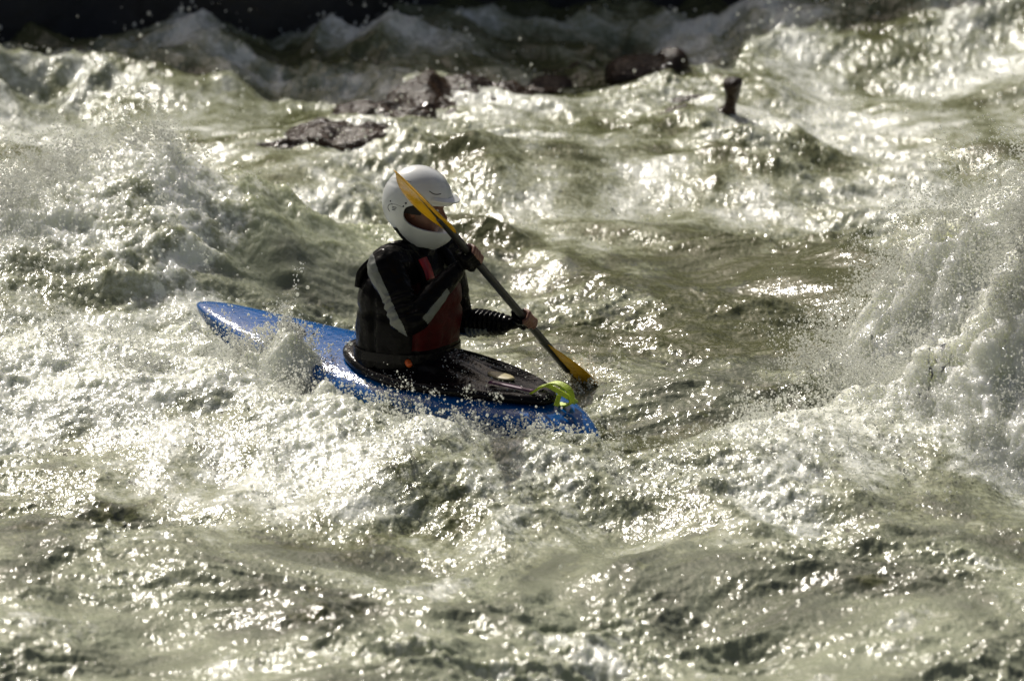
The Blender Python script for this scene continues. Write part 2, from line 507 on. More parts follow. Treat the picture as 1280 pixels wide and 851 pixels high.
# ------------------------------------------------------------------ materials
BLUE = mat('blue_polyethylene', (0.003, 0.080, 0.28), .09, spec=.35, noise=.18, nscale=9, bump=.0035, bscale=40, rvar=.02)
BLACKR = mat('wet_black_neoprene', (0.006, 0.0055, 0.006), .15, spec=.10, noise=.3, nscale=30, bump=.004, bscale=40, rvar=.06)
BLACKS = mat('wet_black_drysuit', (0.0045, 0.0042, 0.0045), .22, spec=.06, noise=.3, nscale=25, bump=.003, bscale=45, rvar=.05)
GREYS = mat('grey_drysuit_panel', (0.11, 0.12, 0.11), .5, noise=.15, nscale=30, bump=.003, bscale=60)
REDV = mat('red_vest_fabric', (0.045, 0.0025, 0.003), .45, spec=.08, noise=.3, nscale=30, bump=.005, bscale=40)
SKIN = mat('wet_skin', (0.17, 0.07, 0.042), .42, noise=.12, nscale=60, bump=.001, bscale=150)
LIP = mat('lips', (0.30, 0.10, 0.08), .4)
EYEW = mat('eye_white', (0.7, 0.68, 0.64), .2)
EYEB = mat('eye_iris', (0.05, 0.03, 0.02), .15)
HELM = mat('white_helmet_shell', (0.60, 0.62, 0.62), .33, noise=.06, nscale=14, rvar=.05, bump=.0006, bscale=30, coat=.3)
HDARK = mat('helmet_dark_marks', (0.03, 0.03, 0.033), .5)
LINER = mat('helmet_liner', (0.012, 0.010, 0.010), .8)
YEL = mat('yellow_paddle_blade', (0.62, 0.34, 0.012), .28, spec=.2, noise=.16, nscale=18, rvar=.08, bump=.0015, bscale=30)
SHAFT = mat('black_paddle_shaft', (0.012, 0.012, 0.012), .38, noise=.3, nscale=60, bump=.0006, bscale=160)
NEON = mat('neon_yellow_webbing', (0.42, 0.55, 0.02), .5, noise=.2, nscale=40, bump=.002, bscale=200)
ORANGE = mat('orange_toggle', (0.50, 0.085, 0.008), .4, noise=.1)
PATCH = mat('beige_patch', (0.40, 0.34, 0.18), .5, noise=.2, nscale=60)
PURPLE = mat('purple_trim', (0.07, 0.012, 0.055), .35, noise=.2)

# ------------------------------------------------------------------ the kayak
KPITCH, KROLL = R(7.0), R(4)
kay = empty('kayak', tuple(SEAT), (0, 0, 0))
kay.rotation_euler = (Matrix.Rotation(-YAW, 3, 'Z') @ Matrix.Rotation(KPITCH, 3, 'Y') @ Matrix.Rotation(KROLL, 3, 'X')).to_euler()
tag(kay, 'blue plastic whitewater kayak half buried in foaming water', 'kayak')

KA = np.array([-1.17, -1.12, -1.0, -.8, -.6, -.4, -.2, 0, .18, .36, .545, .73, .865, .965, 1.02])
KW = np.array([.022, .055, .100, .155, .205, .250, .282, .288, .282, .265, .232, .180, .130, .085, .035])
KD = np.array([-.050, -.040, -.032, -.024, -.014, .004, .02, .03, .045, .060, .072, .078, .055, .005, -.045])   # deck crown
KE = np.array([-.060, -.056, -.058, -.062, -.066, -.064, -.06, -.05, -.035, -.015, .004, .016, -.005, -.045, -.075])   # deck edge
KH = np.array([-.075, -.10, -.14, -.19, -.22, -.245, -.255, -.255, -.25, -.235, -.20, -.165, -.145, -.125, -.105])  # keel
def kint(a, T): return np.interp(a, KA, T)
def spl(T):
    # smooth interpolation by averaging over a short window
    A = np.linspace(-1.17, 1.02, 90)
    v = np.interp(A, KA, T)
    k = np.ones(5) / 5
    vp = np.concatenate([np.repeat(v[0], 2), v, np.repeat(v[-1], 2)])
    w = np.convolve(vp, k, 'valid'); w[:2] = v[:2]; w[-2:] = v[-2:]
    return A, w
A_, W_ = spl(KW); D_ = spl(KD)[1]; E_ = spl(KE)[1]; H_ = spl(KH)[1]
def kring(w, d, e, h):
    pts = []
    # from right edge over the deck to the left, then under the hull
    for t in np.linspace(0, PI, 19):
        c, s = math.cos(t), math.sin(t)
        pts.append((w * np.sign(c) * abs(c) ** .72, e + (d - e) * s ** .9))
    for t in np.linspace(0, PI, 23)[1:-1]:
        c, s = math.cos(t), math.sin(t)
        pts.append((-w * np.sign(c) * abs(c) ** .5 * (1 - .10 * s), e + (h - e) * s ** .62))
    return pts
bm = bmesh.new()
rings = []
for a, w, d, e, h in zip(A_, W_, D_, E_, H_):
    rings.append([(a, y, z) for y, z in kring(w, d, e, h)])
bm_loft(bm, rings)
hull = link('hull', to_mesh(bm, 'hull'), BLUE, kay)
hull.data.polygons.foreach_get  # keep
def deck_z(a, y):
    w = np.interp(a, A_, W_); d = np.interp(a, A_, D_); e = np.interp(a, A_, E_)
    c = min(1, abs(y) / w) ** (1 / .72)
    return e + (d - e) * math.sqrt(max(0, 1 - c * c)) ** .9

# raised cockpit rim under the skirt, and the black skirt itself
SK0, SK1 = -.27, .735
def skirt_pt(rad, ang):
    c, s = math.cos(ang), math.sin(ang)
    mid = .16
    a = mid + (SK1 - mid if c > 0 else mid - SK0) * c * rad
    wmax = .225 - .075 * max(0, c)
    y = wmax * np.sign(s) * abs(s) ** .85 * rad
    return a, y
bm = bmesh.new()
prof = [(1.00, .004), (1.045, .012), (1.05, .026), (1.02, .038), (.97, .040), (.9, .034), (.75, .036), (.55, .045), (.5, .055), (.42, .06), (.34, .068), (.3, .09), (.28, .12)]
rings = []
for rad, up in prof:
    ring = []
    for ang in np.linspace(0, 2 * PI, 72, endpoint=False):
        a, y = skirt_pt(rad, ang)
        if rad < .6:       # the tunnel closes round the waist, behind the middle of the skirt
            k = min(1, (.6 - rad) / .30)
            a = a * (1 - k) + k * (-.01 + .15 * math.cos(ang)); y = y * (1 - k) + k * .175 * math.sin(ang)
        z = deck_z(a, y) + up
        wr = .006 * math.sin(ang * 9 + rad * 20) * (1 - abs(rad - .6)) if .3 < rad < .95 else 0
        ring.append((a, y, z + wr))
    rings.append(ring)
bm_loft(bm, rings, True, True)
skirt = link('spray_skirt', to_mesh(bm, 'spray_skirt'), BLACKR, kay)
# beige patch and purple edge on the skirt
def strip_on_deck(name, pts, w, lift, m, parent, th=.004):
    bm = bmesh.new()
    rings = []
    pts = [np.array(p, float) for p in pts]
    for i, p in enumerate(pts):
        t = pts[min(i + 1, len(pts) - 1)] - pts[max(i - 1, 0)]; t /= np.linalg.norm(t)
        nrm = np.array([-t[1], t[0]])
        ww = w[i] if hasattr(w, '__len__') else w
        r_ = []
        for k in np.linspace(-1, 1, 5):
            q = p + nrm * ww * k
            r_.append((q[0], q[1], deck_z(q[0], q[1]) + lift + .003 * (1 - k * k)))
        for k in np.linspace(1, -1, 5):
            q = p + nrm * ww * k
            r_.append((q[0], q[1], deck_z(q[0], q[1]) + lift - th))
        rings.append(r_)
    bm_loft(bm, rings)
    return link(name, to_mesh(bm, name), m, parent)
strip_on_deck('patch', [(.42 + .018 * i, .015) for i in range(8)], [.012, .024, .03, .032, .032, .03, .022, .01], .046, PATCH, skirt)
strip_on_deck('trim', [(.50 + .02 * i, -.07 + .0045 * i) for i in range(11)], .012, .048, PURPLE, skirt)
# neon grab loop folded over the front of the skirt
bm = bmesh.new()
def ribbon(bm, path, width_dir, w, th=.004):
    path = [np.array(p, float) for p in path]; wd = np.array(width_dir, float); wd /= np.linalg.norm(wd)
    rings = []
    for i, p in enumerate(path):
        t = path[min(i + 1, len(path) - 1)] - path[max(i - 1, 0)]; t /= np.linalg.norm(t) + 1e-9
        nn = np.cross(t, wd); nn /= np.linalg.norm(nn) + 1e-9
        rings.append([tuple(p + wd * w + nn * th), tuple(p - wd * w + nn * th), tuple(p - wd * w - nn * th), tuple(p + wd * w - nn * th)])
    bm_loft(bm, rings)
LP = lambda pts, n: catmull([(p[0] - .065, p[1], p[2]) for p in pts], n)
zf = deck_z(.735, 0)
ribbon(bm, LP([(.74, .03, zf + .045), (.80, .05, zf + .075), (.86, .06, zf + .062), (.885, .05, zf + .02), (.85, .045, zf - .0), (.82, .05, zf - .005)], 5), (.25, .9, .25), .012)
ribbon(bm, LP([(.76, -.04, zf + .045), (.81, -.02, zf + .085), (.855, .01, zf + .065), (.875, .05, zf + .035), (.862, .1, zf + .0)], 5), (.5, .6, .5), .010)
ribbon(bm, LP([(.79, .10, zf + .02), (.82, .07, zf + .055), (.85, .02, zf + .05), (.87, -.02, zf + .02)], 5), (.7, .5, -.3), .009)
link('grab_loop', to_mesh(bm, 'grab_loop', False), NEON, skirt)
# stern grab handle
bm = bmesh.new()
zs = deck_z(-.62, 0)
bm_tube(bm, catmull([(-.685, -.02, zs - .012), (-.665, -.02, zs + .012), (-.62, -.02, zs + .024), (-.575, -.02, zs + .014), (-.555, -.02, zs - .01)], 6), .013, 10, sq=(1, 1.3), side=(0, 1, 0))
link('grab_handle', to_mesh(bm, 'grab_handle'), BLACKR, kay)
bm = bmesh.new()
zs = deck_z(.86, 0)
bm_tube(bm, catmull([(.83, 0, zs - .012), (.84, 0, zs + .014), (.865, 0, zs + .016), (.89, 0, zs - .004), (.90, 0, zs - .035)], 6), .006, 10, side=(0, 1, 0))
link('grab_handle', to_mesh(bm, 'grab_handle'), BLUE, kay)
# outfitting screws on the stern deck
for a, y in ((-.30, .24), (-.30, -.24), (-.72, 0.0), (-.52, 0.0)):
    bm = bmesh.new()
    z = deck_z(a, y)
    bm_tube(bm, [(a, y, z - .003), (a, y, z + .003)], .008, 10, caps=2)
    link('bolt', to_mesh(bm, 'bolt'), BLACKR, kay)

# ------------------------------------------------------------------ the paddler (coordinates relative to the seat point, metres)
TAU = R(30)
f3 = np.array([math.cos(TAU), -math.sin(TAU), 0]); r3 = np.array([-math.sin(TAU), -math.cos(TAU), 0]); u3 = np.array([0, 0, 1.])
V = lambda *a: np.array(a, float)
neck = V(.045, -.03, .505)
Rsh = V(-.075, -.20, .455); Lsh = V(.135, .135, .455)
Rel = V(.008, -.33, .262); Lel = V(.205, .205, .15)
GR = V(.25, -.20, .498); GL = V(.462, .085, .177)         # where the hands hold the shaft
pd = (GL - GR) / np.linalg.norm(GL - GR)

person = empty('person', tuple(SEAT))
tag(person, 'paddler in white full face helmet and black drysuit sitting in the kayak', 'person')

def hand_axes(G, elbow):
    to = elbow - G
    n = to - pd * to.dot(pd); n /= np.linalg.norm(n)        # from the shaft towards the wrist side
    return n, np.cross(pd, n)
RS = .0155
def build_hand(bm, G, elbow, sgn):
    """palm behind the shaft, four fingers curled round it, thumb the other way"""
    n, s = hand_axes(G, elbow); s = s * sgn
    # palm: a rounded slab along the shaft
    pc = G + n * .034
    bm_tube(bm, [pc - pd * .032 + s * .004, pc + s * .008, pc + pd * .032 + s * .004], [.027, .029, .026], 12, sq=(1.0, .62), side=s + n * .3)
    wrist = G + n * .062 - s * .012
    bm_tube(bm, [wrist + n * .03, wrist - n * .004, pc + n * .004], [.026, .026, .028], 12, sq=(1.1, .8), side=pd)
    ln = [.95, 1.08, 1.03, .85]
    for k in range(4):
        off = pd * ((k - 1.5) * .0205) * 1.0
        rad = [.0102, .0100, .0094, .0084]
        path = []
        rr = RS + .0105
        for j, a in enumerate(np.linspace(R(35), R(35 + 215 * ln[k]), 8)):
            w = rr + (.012 if j == 0 else (.004 if j in (2, 4) else 0))
            path.append(G + off + n * math.cos(a) * w + s * math.sin(a) * w)
        bm_tube(bm, [pc + off * .95 + s * .014] + path, [.0112, .0108, .0104, .0102, .0102, .0098, .0094, .009, .008], 10)
    # thumb from the side of the palm, wrapping the opposite way
    path = [pc - pd * .03 * sgn * 0 - pd * .036 - s * .010]
    for a in np.linspace(R(-45), R(-175), 5):
        path.append(G - pd * .030 + n * math.cos(a) * (RS + .012) + s * math.sin(a) * (RS + .012))
    bm_tube(bm, path, [.0135, .0125, .012, .0115, .0105, .009], 10)
    return wrist + n * .03

bm = bmesh.new()
# torso: elliptical sections, lean forward
def ell(c, ax, ay, rx, ry, n=28, p=.85):
    out = []
    for t in np.linspace(0, 2 * PI, n, endpoint=False):
        cc, ss = math.cos(t), math.sin(t)
        out.append(tuple(c + ax * np.sign(cc) * abs(cc) ** p * rx + ay * np.sign(ss) * abs(ss) ** p * ry))
    return out
tors = [(-.16, -.03, .10, .15), (-.10, -.03, .125, .175), (0, -.02, .140, .182), (.08, -.01, .135, .172), (.18, .0, .122, .165), (.28, .008, .128, .175), (.36, .015, .126, .182), (.42, .022, .112, .175), (.465, .032, .088, .135), (.495, .042, .066, .085)]
rings = [ell(f3 * fx + u3 * z, f3, r3, a, b) for z, fx, a, b in tors]
bm_loft(bm, rings)
# neck and head
hc = V(.040, -.020, .655)                     # centre of the head
YH = R(12); TH = R(9)
hf = V(math.cos(YH) * math.cos(TH), -math.sin(YH) * math.cos(TH), -math.sin(TH)); hs = V(-math.sin(YH), -math.cos(YH), 0)
hu = np.cross(hs, hf); hu = hu if hu[2] > 0 else -hu
bm_tube(bm, [neck - u3 * .05 - f3 * .01, neck + u3 * .02, hc - hu * .05 - hf * .015], [.072, .060, .056], 16)
def hp(x, y, z): return hc + hf * x + hs * y + hu * z
rings = []
for z, x, a, b in [(-.125, .045, .028, .022), (-.115, .042, .045, .040), (-.09, .03, .062, .053), (-.06, .016, .078, .062), (-.03, .006, .088, .068), (0, .0, .093, .072), (.03, -.004, .095, .074), (.06, -.008, .090, .070), (.085, -.01, .075, .058), (.103, -.012, .048, .036), (.11, -.012, .018, .014)]:
    rings.append(ell(hp(x, 0, z), hf, hs, a, b, 28, .92))
bm_loft(bm, rings)
bm_tube(bm, [hp(.088, 0, .02), hp(.100, 0, -.005), hp(.113, 0, -.026), hp(.104, 0, -.034)], [.008, .010, .014, .011], 10, sq=(1, 1))      # nose
bm_tube(bm, [hp(.105, -.012, -.032), hp(.105, .012, -.032)], [.008, .008], 8)
bm_tube(bm, [hp(.089, -.040, .022), hp(.097, -.02, .026), hp(.098, 0, .022), hp(.097, .02, .026), hp(.089, .040, .022)], [.007, .009, .008, .009, .007], 8)  # brow
bm_tube(bm, [hp(.085, -.022, -.058), hp(.096, 0, -.056), hp(.085, .022, -.058)], [.005, .0065, .005], 8)   # upper lip
bm_tube(bm, [hp(.082, -.019, -.067), hp(.093, 0, -.068), hp(.082, .019, -.067)], [.005, .007, .005], 8)
for sg in (-1, 1):
    bm_tube(bm, [hp(-.002, sg * .072, .015), hp(-.008, sg * .078, 0), hp(-.004, sg * .074, -.025)], [.012, .014, .009], 8, sq=(.5, 1.2), side=hs)
# arms
wr = build_hand(bm, GR, Rel, -1)
wl_ = build_hand(bm, GL, Lel, 1)
def arm(sh, el, wrst, cl):
    mid = (el + wrst) / 2
    bm_tube(bm, catmull([cl, sh, sh * .5 + el * .5 + V(0, -.008, .004), el, mid, wrst], 5), list(np.interp(np.linspace(0, 5, 26), [0, 1, 2, 3, 4, 5], [.075, .080, .063, .056, .052, .037])), 18)
arm(Rsh, Rel, wr, neck + r3 * .09 - u3 * .07)
arm(Lsh, Lel, wl_, neck - r3 * .09 - u3 * .07)
# hips and thighs inside the boat
kf3 = V(math.cos(YAW), -math.sin(YAW), 0); kr3 = V(-math.sin(YAW), -math.cos(YAW), 0)
for sg in (-1, 1):
    bm_tube(bm, [V(0, 0, -.12) + kr3 * .09 * sg, kf3 * .42 + kr3 * .16 * sg + u3 * -.08, kf3 * .80 + kr3 * .10 * sg + u3 * -.13], [.085, .065, .045], 14)
me = to_mesh(bm, 'person_body')
body = link('body', me, None, person)
rm = body.modifiers.new('remesh', 'REMESH'); rm.mode = 'VOXEL'; rm.voxel_size = .0042
sm = body.modifiers.new('smooth', 'SMOOTH'); sm.factor = .5; sm.iterations = 4
apply_mods(body)
me = body.data
co_ = vcoords(me)
# wrinkles of the dry suit on arms and torso (not on head and hands)
def seg_t(p, a, b):
    ab = b - a; t = np.clip(((p - a) @ ab) / (ab @ ab), 0, 1)
    q = a + t[:, None] * ab
    return np.linalg.norm(p - q, axis=1), t, q
segs = {'torso': (V(0, 0, -.1), neck - u3 * .05, .155), 'neck': (neck - u3 * .02, hc - hu * .08, .058), 'head': (hp(0.02, 0, -.06), hp(-.01, 0, .05), .075),
        'ru': (Rsh, Rel, .062), 'rf': (Rel, wr, .05), 'rh': (wr - (Rel - wr) * .0, GR + (GR - wr) * .5, .034), 'lu': (Lsh, Lel, .062), 'lf': (Lel, wl_, .05), 'lh': (wl_, GL + (GL - wl_) * .5, .034)}
names = list(segs)
nrm = np.empty(len(me.vertices) * 3, np.float32); me.vertices.foreach_get('normal', nrm); nrm = nrm.reshape(-1, 3)
def classify(p):
    D = np.stack([seg_t(p, a, b)[0] / r_ for a, b, r_ in segs.values()], 1)
    c = D.argmin(1)
    q = p - hc
    c[(np.linalg.norm(q, axis=1) < .15) & ((q @ hu) > -.095 + .03 * ((q @ hf) < 0))] = names.index('head')
    return c
cv = classify(co_)
cloth = ~np.isin(cv, [names.index('head'), names.index('rh'), names.index('lh')])
wv = .0038 * (0.5 - 2 * np.abs(noise3(co_[:, 0] * 16, co_[:, 1] * 16, co_[:, 2] * 22, 31))) + .0022 * noise3(co_[:, 0] * 30, co_[:, 1] * 34, co_[:, 2] * 40, 33)
# ring wrinkles on the left sleeve
_, tl, _ = seg_t(co_, Lel, wl_)
wv = wv + np.where(cv == names.index('lf'), .0045 * np.sin(tl * 62 + 2.5 * noise3(co_[:, 0] * 12, co_[:, 1] * 12, co_[:, 2] * 12, 4)), 0)
_, tr_, _ = seg_t(co_, Rsh, Rel)
wv = wv + np.where((cv == names.index('ru')) & (tr_ > .55), .004 * np.sin(tr_ * 48 + 3 * noise3(co_[:, 0] * 10, co_[:, 1] * 10, co_[:, 2] * 10, 6)), 0)
co2 = co_ + nrm * (wv * cloth)[:, None]
me.vertices.foreach_set('co', co2.astype(np.float32).ravel())
# material per face
fc_ = np.empty(len(me.polygons) * 3, np.float32); me.polygons.foreach_get('center', fc_); fc_ = fc_.reshape(-1, 3)
cf = classify(fc_)
mi = np.zeros(len(fc_), np.int32)
mi[np.isin(cf, [names.index('head'), names.index('rh'), names.index('lh')])] = 2
# glove-like cuffs reach over the back of the hands
for nm, w_, G in (('rh', wr, GR), ('lh', wl_, GL)):
    k = cf == names.index(nm)
    dn, tt, _ = seg_t(fc_, w_, G)
    mi[k & (((fc_ - G) @ ((w_ - G) / np.linalg.norm(w_ - G))) > -.006)] = 0
# pale stripes: outer lower edge of the right sleeve and forearm
view = np.array([0, -1, 0.2]); 
def stripe(nm, a, b, lo, hi, t0=0, t1=1):
    k = cf == names.index(nm)
    ax = (b - a) / np.linalg.norm(b - a)
    side = np.cross(ax, view); side /= np.linalg.norm(side)
    if side[2] > 0 : side = -side
    d_, t, q = seg_t(fc_, a, b)
    off = (fc_ - q); o = (off @ side) / (np.linalg.norm(off, axis=1) + 1e-6)
    front = off @ view > -.02
    mi[k & front & (o > lo) & (o < hi) & (t >= t0) & (t <= t1)] = 1
stripe('ru', Rsh, Rel, .42, .95)
stripe('rf', Rel, wr, .45, .97, 0, .72)
stripe('lf', Lel, wl_, .5, .95, 0, .7)
k = (cf == names.index('torso')) & (fc_ @ r3 > .10) & (np.abs(fc_ @ f3 + .055) < .02) & (fc_[:, 2] > .2)
mi[k] = 1
for m_ in (BLACKS, GREYS, SKIN): me.materials.append(m_)
me.polygons.foreach_set('material_index', mi); me.update()
body['label'] = 'body in a wet black drysuit with pale grey sleeve stripes'
# eyes
for sg in (-1, 1):
    bm = bmesh.new()
    bmesh.ops.create_uvsphere(bm, u_segments=16, v_segments=10, radius=.0125, matrix=Matrix.Translation(Vector(hp(.080, sg * .031, .003))))
    e_ = link('eye', to_mesh(bm, 'eye'), EYEW, person)
    bm = bmesh.new()
    bmesh.ops.create_uvsphere(bm, u_segments=12, v_segments=8, radius=.0062, matrix=Matrix.Translation(Vector(hp(.0875, sg * .031, .003))))
    link('iris', to_mesh(bm, 'iris'), EYEB, e_)

# ------------------------------------------------------------------ buoyancy vest
bm = bmesh.new()
vest = [(.035, -.008, .172, .200), (.045, -.006, .182, .208), (.12, .0, .186, .204), (.2, .004, .190, .206), (.28, .010, .190, .206), (.345, .010, .178, .2), (.385, .008, .158, .188)]
rings = [ell(f3 * fx + u3 * z, f3, r3, a, b, 40, .8) for z, fx, a, b in vest]
rings += [ell(f3 * .016 + u3 * .392, f3, r3, .135, .168, 40, .8)]
rings += [ell(f3 * fx + u3 * (z + .01), f3, r3, a * .82, b * .86, 40, .8) for z, fx, a, b in reversed(vest[1:-1])]
vr = bm_loft(bm, rings, False, False)
for i in range(40):
    bm.faces.new((vr[-1][i], vr[-1][(i + 1) % 40], vr[0][(i + 1) % 40], vr[0][i]))
vo = link('life_vest', to_mesh(bm, 'life_vest'), None, person)
sd = vo.modifiers.new('sub', 'SUBSURF'); sd.levels = 2; sd.render_levels = 2
apply_mods(vo)
me = vo.data
c_ = vcoords(me)
nn_ = np.empty(len(me.vertices) * 3, np.float32); me.vertices.foreach_get('normal', nn_); nn_ = nn_.reshape(-1, 3)
# quilted foam panels: grooves between blocks
ang = np.arctan2(c_ @ r3, c_ @ f3)
gro = np.exp(-((c_[:, 2] - .13) / .008) ** 2) + np.exp(-((c_[:, 2] - .255) / .007) ** 2)
for a0 in (-2.6, -1.75, -.9, .9, 1.75, 2.6): gro = gro + np.exp(-((ang - a0) / .045) ** 2)
c_ = c_ + nn_ * (-.010 * np.clip(gro, 0, 1.2) + .006 * noise3(c_[:, 0] * 18, c_[:, 1] * 18, c_[:, 2] * 18, 12))[:, None]
me.vertices.foreach_set('co', c_.ravel())
for m_ in (BLACKS, REDV): me.materials.append(m_)
fcv = np.empty(len(me.polygons) * 3, np.float32); me.polygons.foreach_get('center', fcv); fcv = fcv.reshape(-1, 3)
angf = np.arctan2(fcv @ r3, fcv @ f3)
me.polygons.foreach_set('material_index', ((np.abs(angf) < .95) & (fcv[:, 2] > .13)).astype(np.int32)); me.update()
for sg in (-1, 1):          # shoulder straps
    bm = bmesh.new()
    b0 = r3 * .105 * sg
    ribbon(bm, catmull([f3 * .150 + b0 + u3 * .34, f3 * .150 + b0 + u3 * .41, f3 * .115 + b0 * .97 + u3 * .468, f3 * .05 + b0 * .95 + u3 * .518, f3 * -.02 + b0 * .95 + u3 * .512, f3 * -.085 + b0 * .97 + u3 * .455, f3 * -.135 + b0 + u3 * .40, f3 * -.148 + b0 + u3 * .34], 6), r3, .034, .010)
    so_ = link('shoulder_strap', to_mesh(bm, 'shoulder_strap'), BLACKS, vo)
    if sg > 0:
        bm = bmesh.new()
        ribbon(bm, catmull([f3 * .166 + b0 + u3 * .40, f3 * .150 + b0 * .98 + u3 * .44, f3 * .128 + b0 * .97 + u3 * .478], 5), r3, .026, .004)
        link('strap_tab', to_mesh(bm, 'strap_tab'), mat('bright_red_webbing', (0.32, 0.012, 0.015), .4, noise=.2), so_)
bm = bmesh.new()               # waist belt
rings = []
for z, g_ in ((.072, .0), (.072, .007), (.108, .007), (.108, .0)):
    rings.append(ell(f3 * -.004 + u3 * z, f3, r3, .186 + g_, .204 + g_, 48, .8))
vr = bm_loft(bm, rings, False, False)
link('belt', to_mesh(bm, 'belt', False), BLACKR, vo)
bm = bmesh.new()
tp = V(.004, -.222, .082)
bm_tube(bm, [tp, tp + V(.004, -.012, -.006)], .0125, 12)
link('toggle', to_mesh(bm, 'toggle'), ORANGE, vo)

# ------------------------------------------------------------------ helmet
hcx = hc + hf * -.002 + hu * .020
def hq(x, y, z): return hcx + hf * x + hs * y + hu * z
bm = bmesh.new()
NU, NVv = 96, 64
def shell(th, ph, k):
    x, y, z = math.sin(th) * math.cos(ph), math.sin(th) * math.sin(ph), math.cos(th)
    low = float(sstep(-.10, -.70, z)); fr = max(0, x)
    a = (.138 + .062 * low * fr ** .5) if x > 0 else .140
    b = .122 - .006 * low
    c = .142 if z > 0 else .205 - .060 * float(sstep(.3, -.9, x))
    cr = 1 - .02 * math.exp(-((z - .55 - .12 * x) / .03) ** 2)
    return tuple(hq((x * a * k - .0) * cr, y * b * k * cr, z * c * (k if z > 0 else 1 - (1 - k) * .6)))
bm_loft(bm, [[shell(j / NVv * PI, i / NU * 2 * PI, 1) for i in range(NU)] for j in range(1, NVv)])
hobj = link('helmet', to_mesh(bm, 'helmet'), None, person)
def cutter(bm):
    o = link('cutter', to_mesh(bm, 'cutter'), None, person)
    return o
# slanted lower rim, eye port
bm = bmesh.new()
def boxp(bm, c, ex, ey, ez):
    pts = [[c + sx * ex + sy * ey + sz * ez for sx, sy in ((-1, -1), (1, -1), (1, 1), (-1, 1))] for sz in (-1, 1)]
    bm_loft(bm, [[tuple(q) for q in r_] for r_ in pts])
sl = R(-30)
e1 = hf * math.cos(sl) + hu * math.sin(sl); e3 = -hf * math.sin(sl) + hu * math.cos(sl)
boxp(bm, hq(.0, 0, -.142) - e3 * .3, e1 * .5, hs * .4, e3 * .3)
cut1 = cutter(bm)
bm = bmesh.new()
rings = []
for y in (-.3, .3):
    r_ = []
    for t in np.linspace(0, 2 * PI, 48, endpoint=False):
        cc, ss = math.cos(t), math.sin(t)
        cx = .115 + (.142 if cc < 0 else .2) * np.sign(cc) * abs(cc) ** .8
        cz = -.036 + (.052 if ss > 0 else .054) * np.sign(ss) * abs(ss) ** .75 - .10 * (cx - .115) * .5
        r_.append(tuple(hq(cx, y, cz)))
    rings.append(r_)
bm_loft(bm, rings)
cut2 = cutter(bm)
bm = bmesh.new()      # hollow inside
rings = []
rings = [[shell(j / 40 * PI, i / 60 * 2 * PI, .88) for i in range(60)] for j in range(1, 40)]
bm_loft(bm, rings)
cut3 = cutter(bm)
for c_o in (cut3, cut2, cut1):
    b = hobj.modifiers.new('cut', 'BOOLEAN'); b.operation = 'DIFFERENCE'; b.solver = 'EXACT'; b.object = c_o
bv = hobj.modifiers.new('bev', 'BEVEL'); bv.width = .003; bv.segments = 2; bv.limit_method = 'ANGLE'; bv.angle_limit = R(50)
apply_mods(hobj)
for c_o in (cut1, cut2, cut3):
    bpy.data.objects.remove(c_o, do_unlink=True)
hobj.data.materials.clear(); hobj.data.materials.append(HELM)
hobj.data.polygons.foreach_set('material_index', np.zeros(len(hobj.data.polygons), np.int32))
hobj['label'] = 'white full face helmet with short peak'
try:
    hobj.data.set_sharp_from_angle(angle=R(40))
except Exception: pass
# liner
bm = bmesh.new()
rings = []
for j in range(1, 18):
    th = j / 18 * PI * .62
    rings.append([tuple(hq(-.012 + .106 * math.sin(th) * math.cos(q), .099 * math.sin(th) * math.sin(q), .122 * math.cos(th))) for q in np.linspace(R(62), R(298), 40)])
vr = [[bm.verts.new(p) for p in r_] for r_ in rings]
for a, b in zip(vr[:-1], vr[1:]):
    for i in range(39): bm.faces.new((a[i], a[i + 1], b[i + 1], b[i]))
link('liner', to_mesh(bm, 'liner'), LINER, hobj)
# peak
bm = bmesh.new()
rings = []
for k in np.linspace(-1, 1, 25):
    a = k * R(58)
    ed = .022 * math.cos(k * PI / 2) ** .6 if abs(k) < 1 else 0.0
    b0 = (.138 * math.cos(a), .119 * math.sin(a)); 
    zr = .032 + .012 * (1 - math.cos(a)) 
    o_ = ((.140 + ed) * math.cos(a) , (.121 + ed * .5) * math.sin(a))
    i_ = (.128 * math.cos(a), .108 * math.sin(a))
    rings.append([tuple(hq(i_[0], i_[1], zr + .012)), tuple(hq(b0[0], b0[1], zr + .012)), tuple(hq(o_[0], o_[1], zr + .002)), tuple(hq(o_[0], o_[1], zr - .003)), tuple(hq(b0[0], b0[1], zr - .002)), tuple(hq(i_[0], i_[1], zr))])
bm_loft(bm, rings)
link('peak', to_mesh(bm, 'peak', False), HELM, hobj)
# snap, rivet and the small printed mark on the side (right side faces the camera)
dg = bpy.context.evaluated_depsgraph_get()
def on_helmet(x, z, side=1):
    """point and normal of the helmet's outer side at profile position (x, z)"""
    o0 = Vector(hq(x, side * .4, z)); d0 = Vector(-hs * side)
    ok, loc, nr, _ = hobj.ray_cast(o0, d0)
    return (np.array(loc), np.array(nr)) if ok else (hq(x, side * .12, z), hs * side)
bpy.context.view_layer.update()
def dot(x, z, r_, m, name):
    p0, n0 = on_helmet(x, z)
    bm = bmesh.new()
    bm_tube(bm, [p0 - n0 * .002, p0 + n0 * .0005], r_, 12, caps=2)
    link(name, to_mesh(bm, name), m, hobj)
dot(-.022, .012, .0042, HDARK, 'snap'); dot(-.030, -.002, .0034, HDARK, 'rivet'); dot(-.088, .002, .0032, HDARK, 'rivet')
bm = bmesh.new()
def mark(x0, z0, x1, z1, r_=.0011, n=7):
    pts = []
    for t in np.linspace(0, 1, n):
        p0, n0 = on_helmet(x0 + (x1 - x0) * t, z0 + (z1 - z0) * t)
        pts.append(p0 + n0 * .0003)
    bm_tube(bm, pts, r_, 6, caps=1)
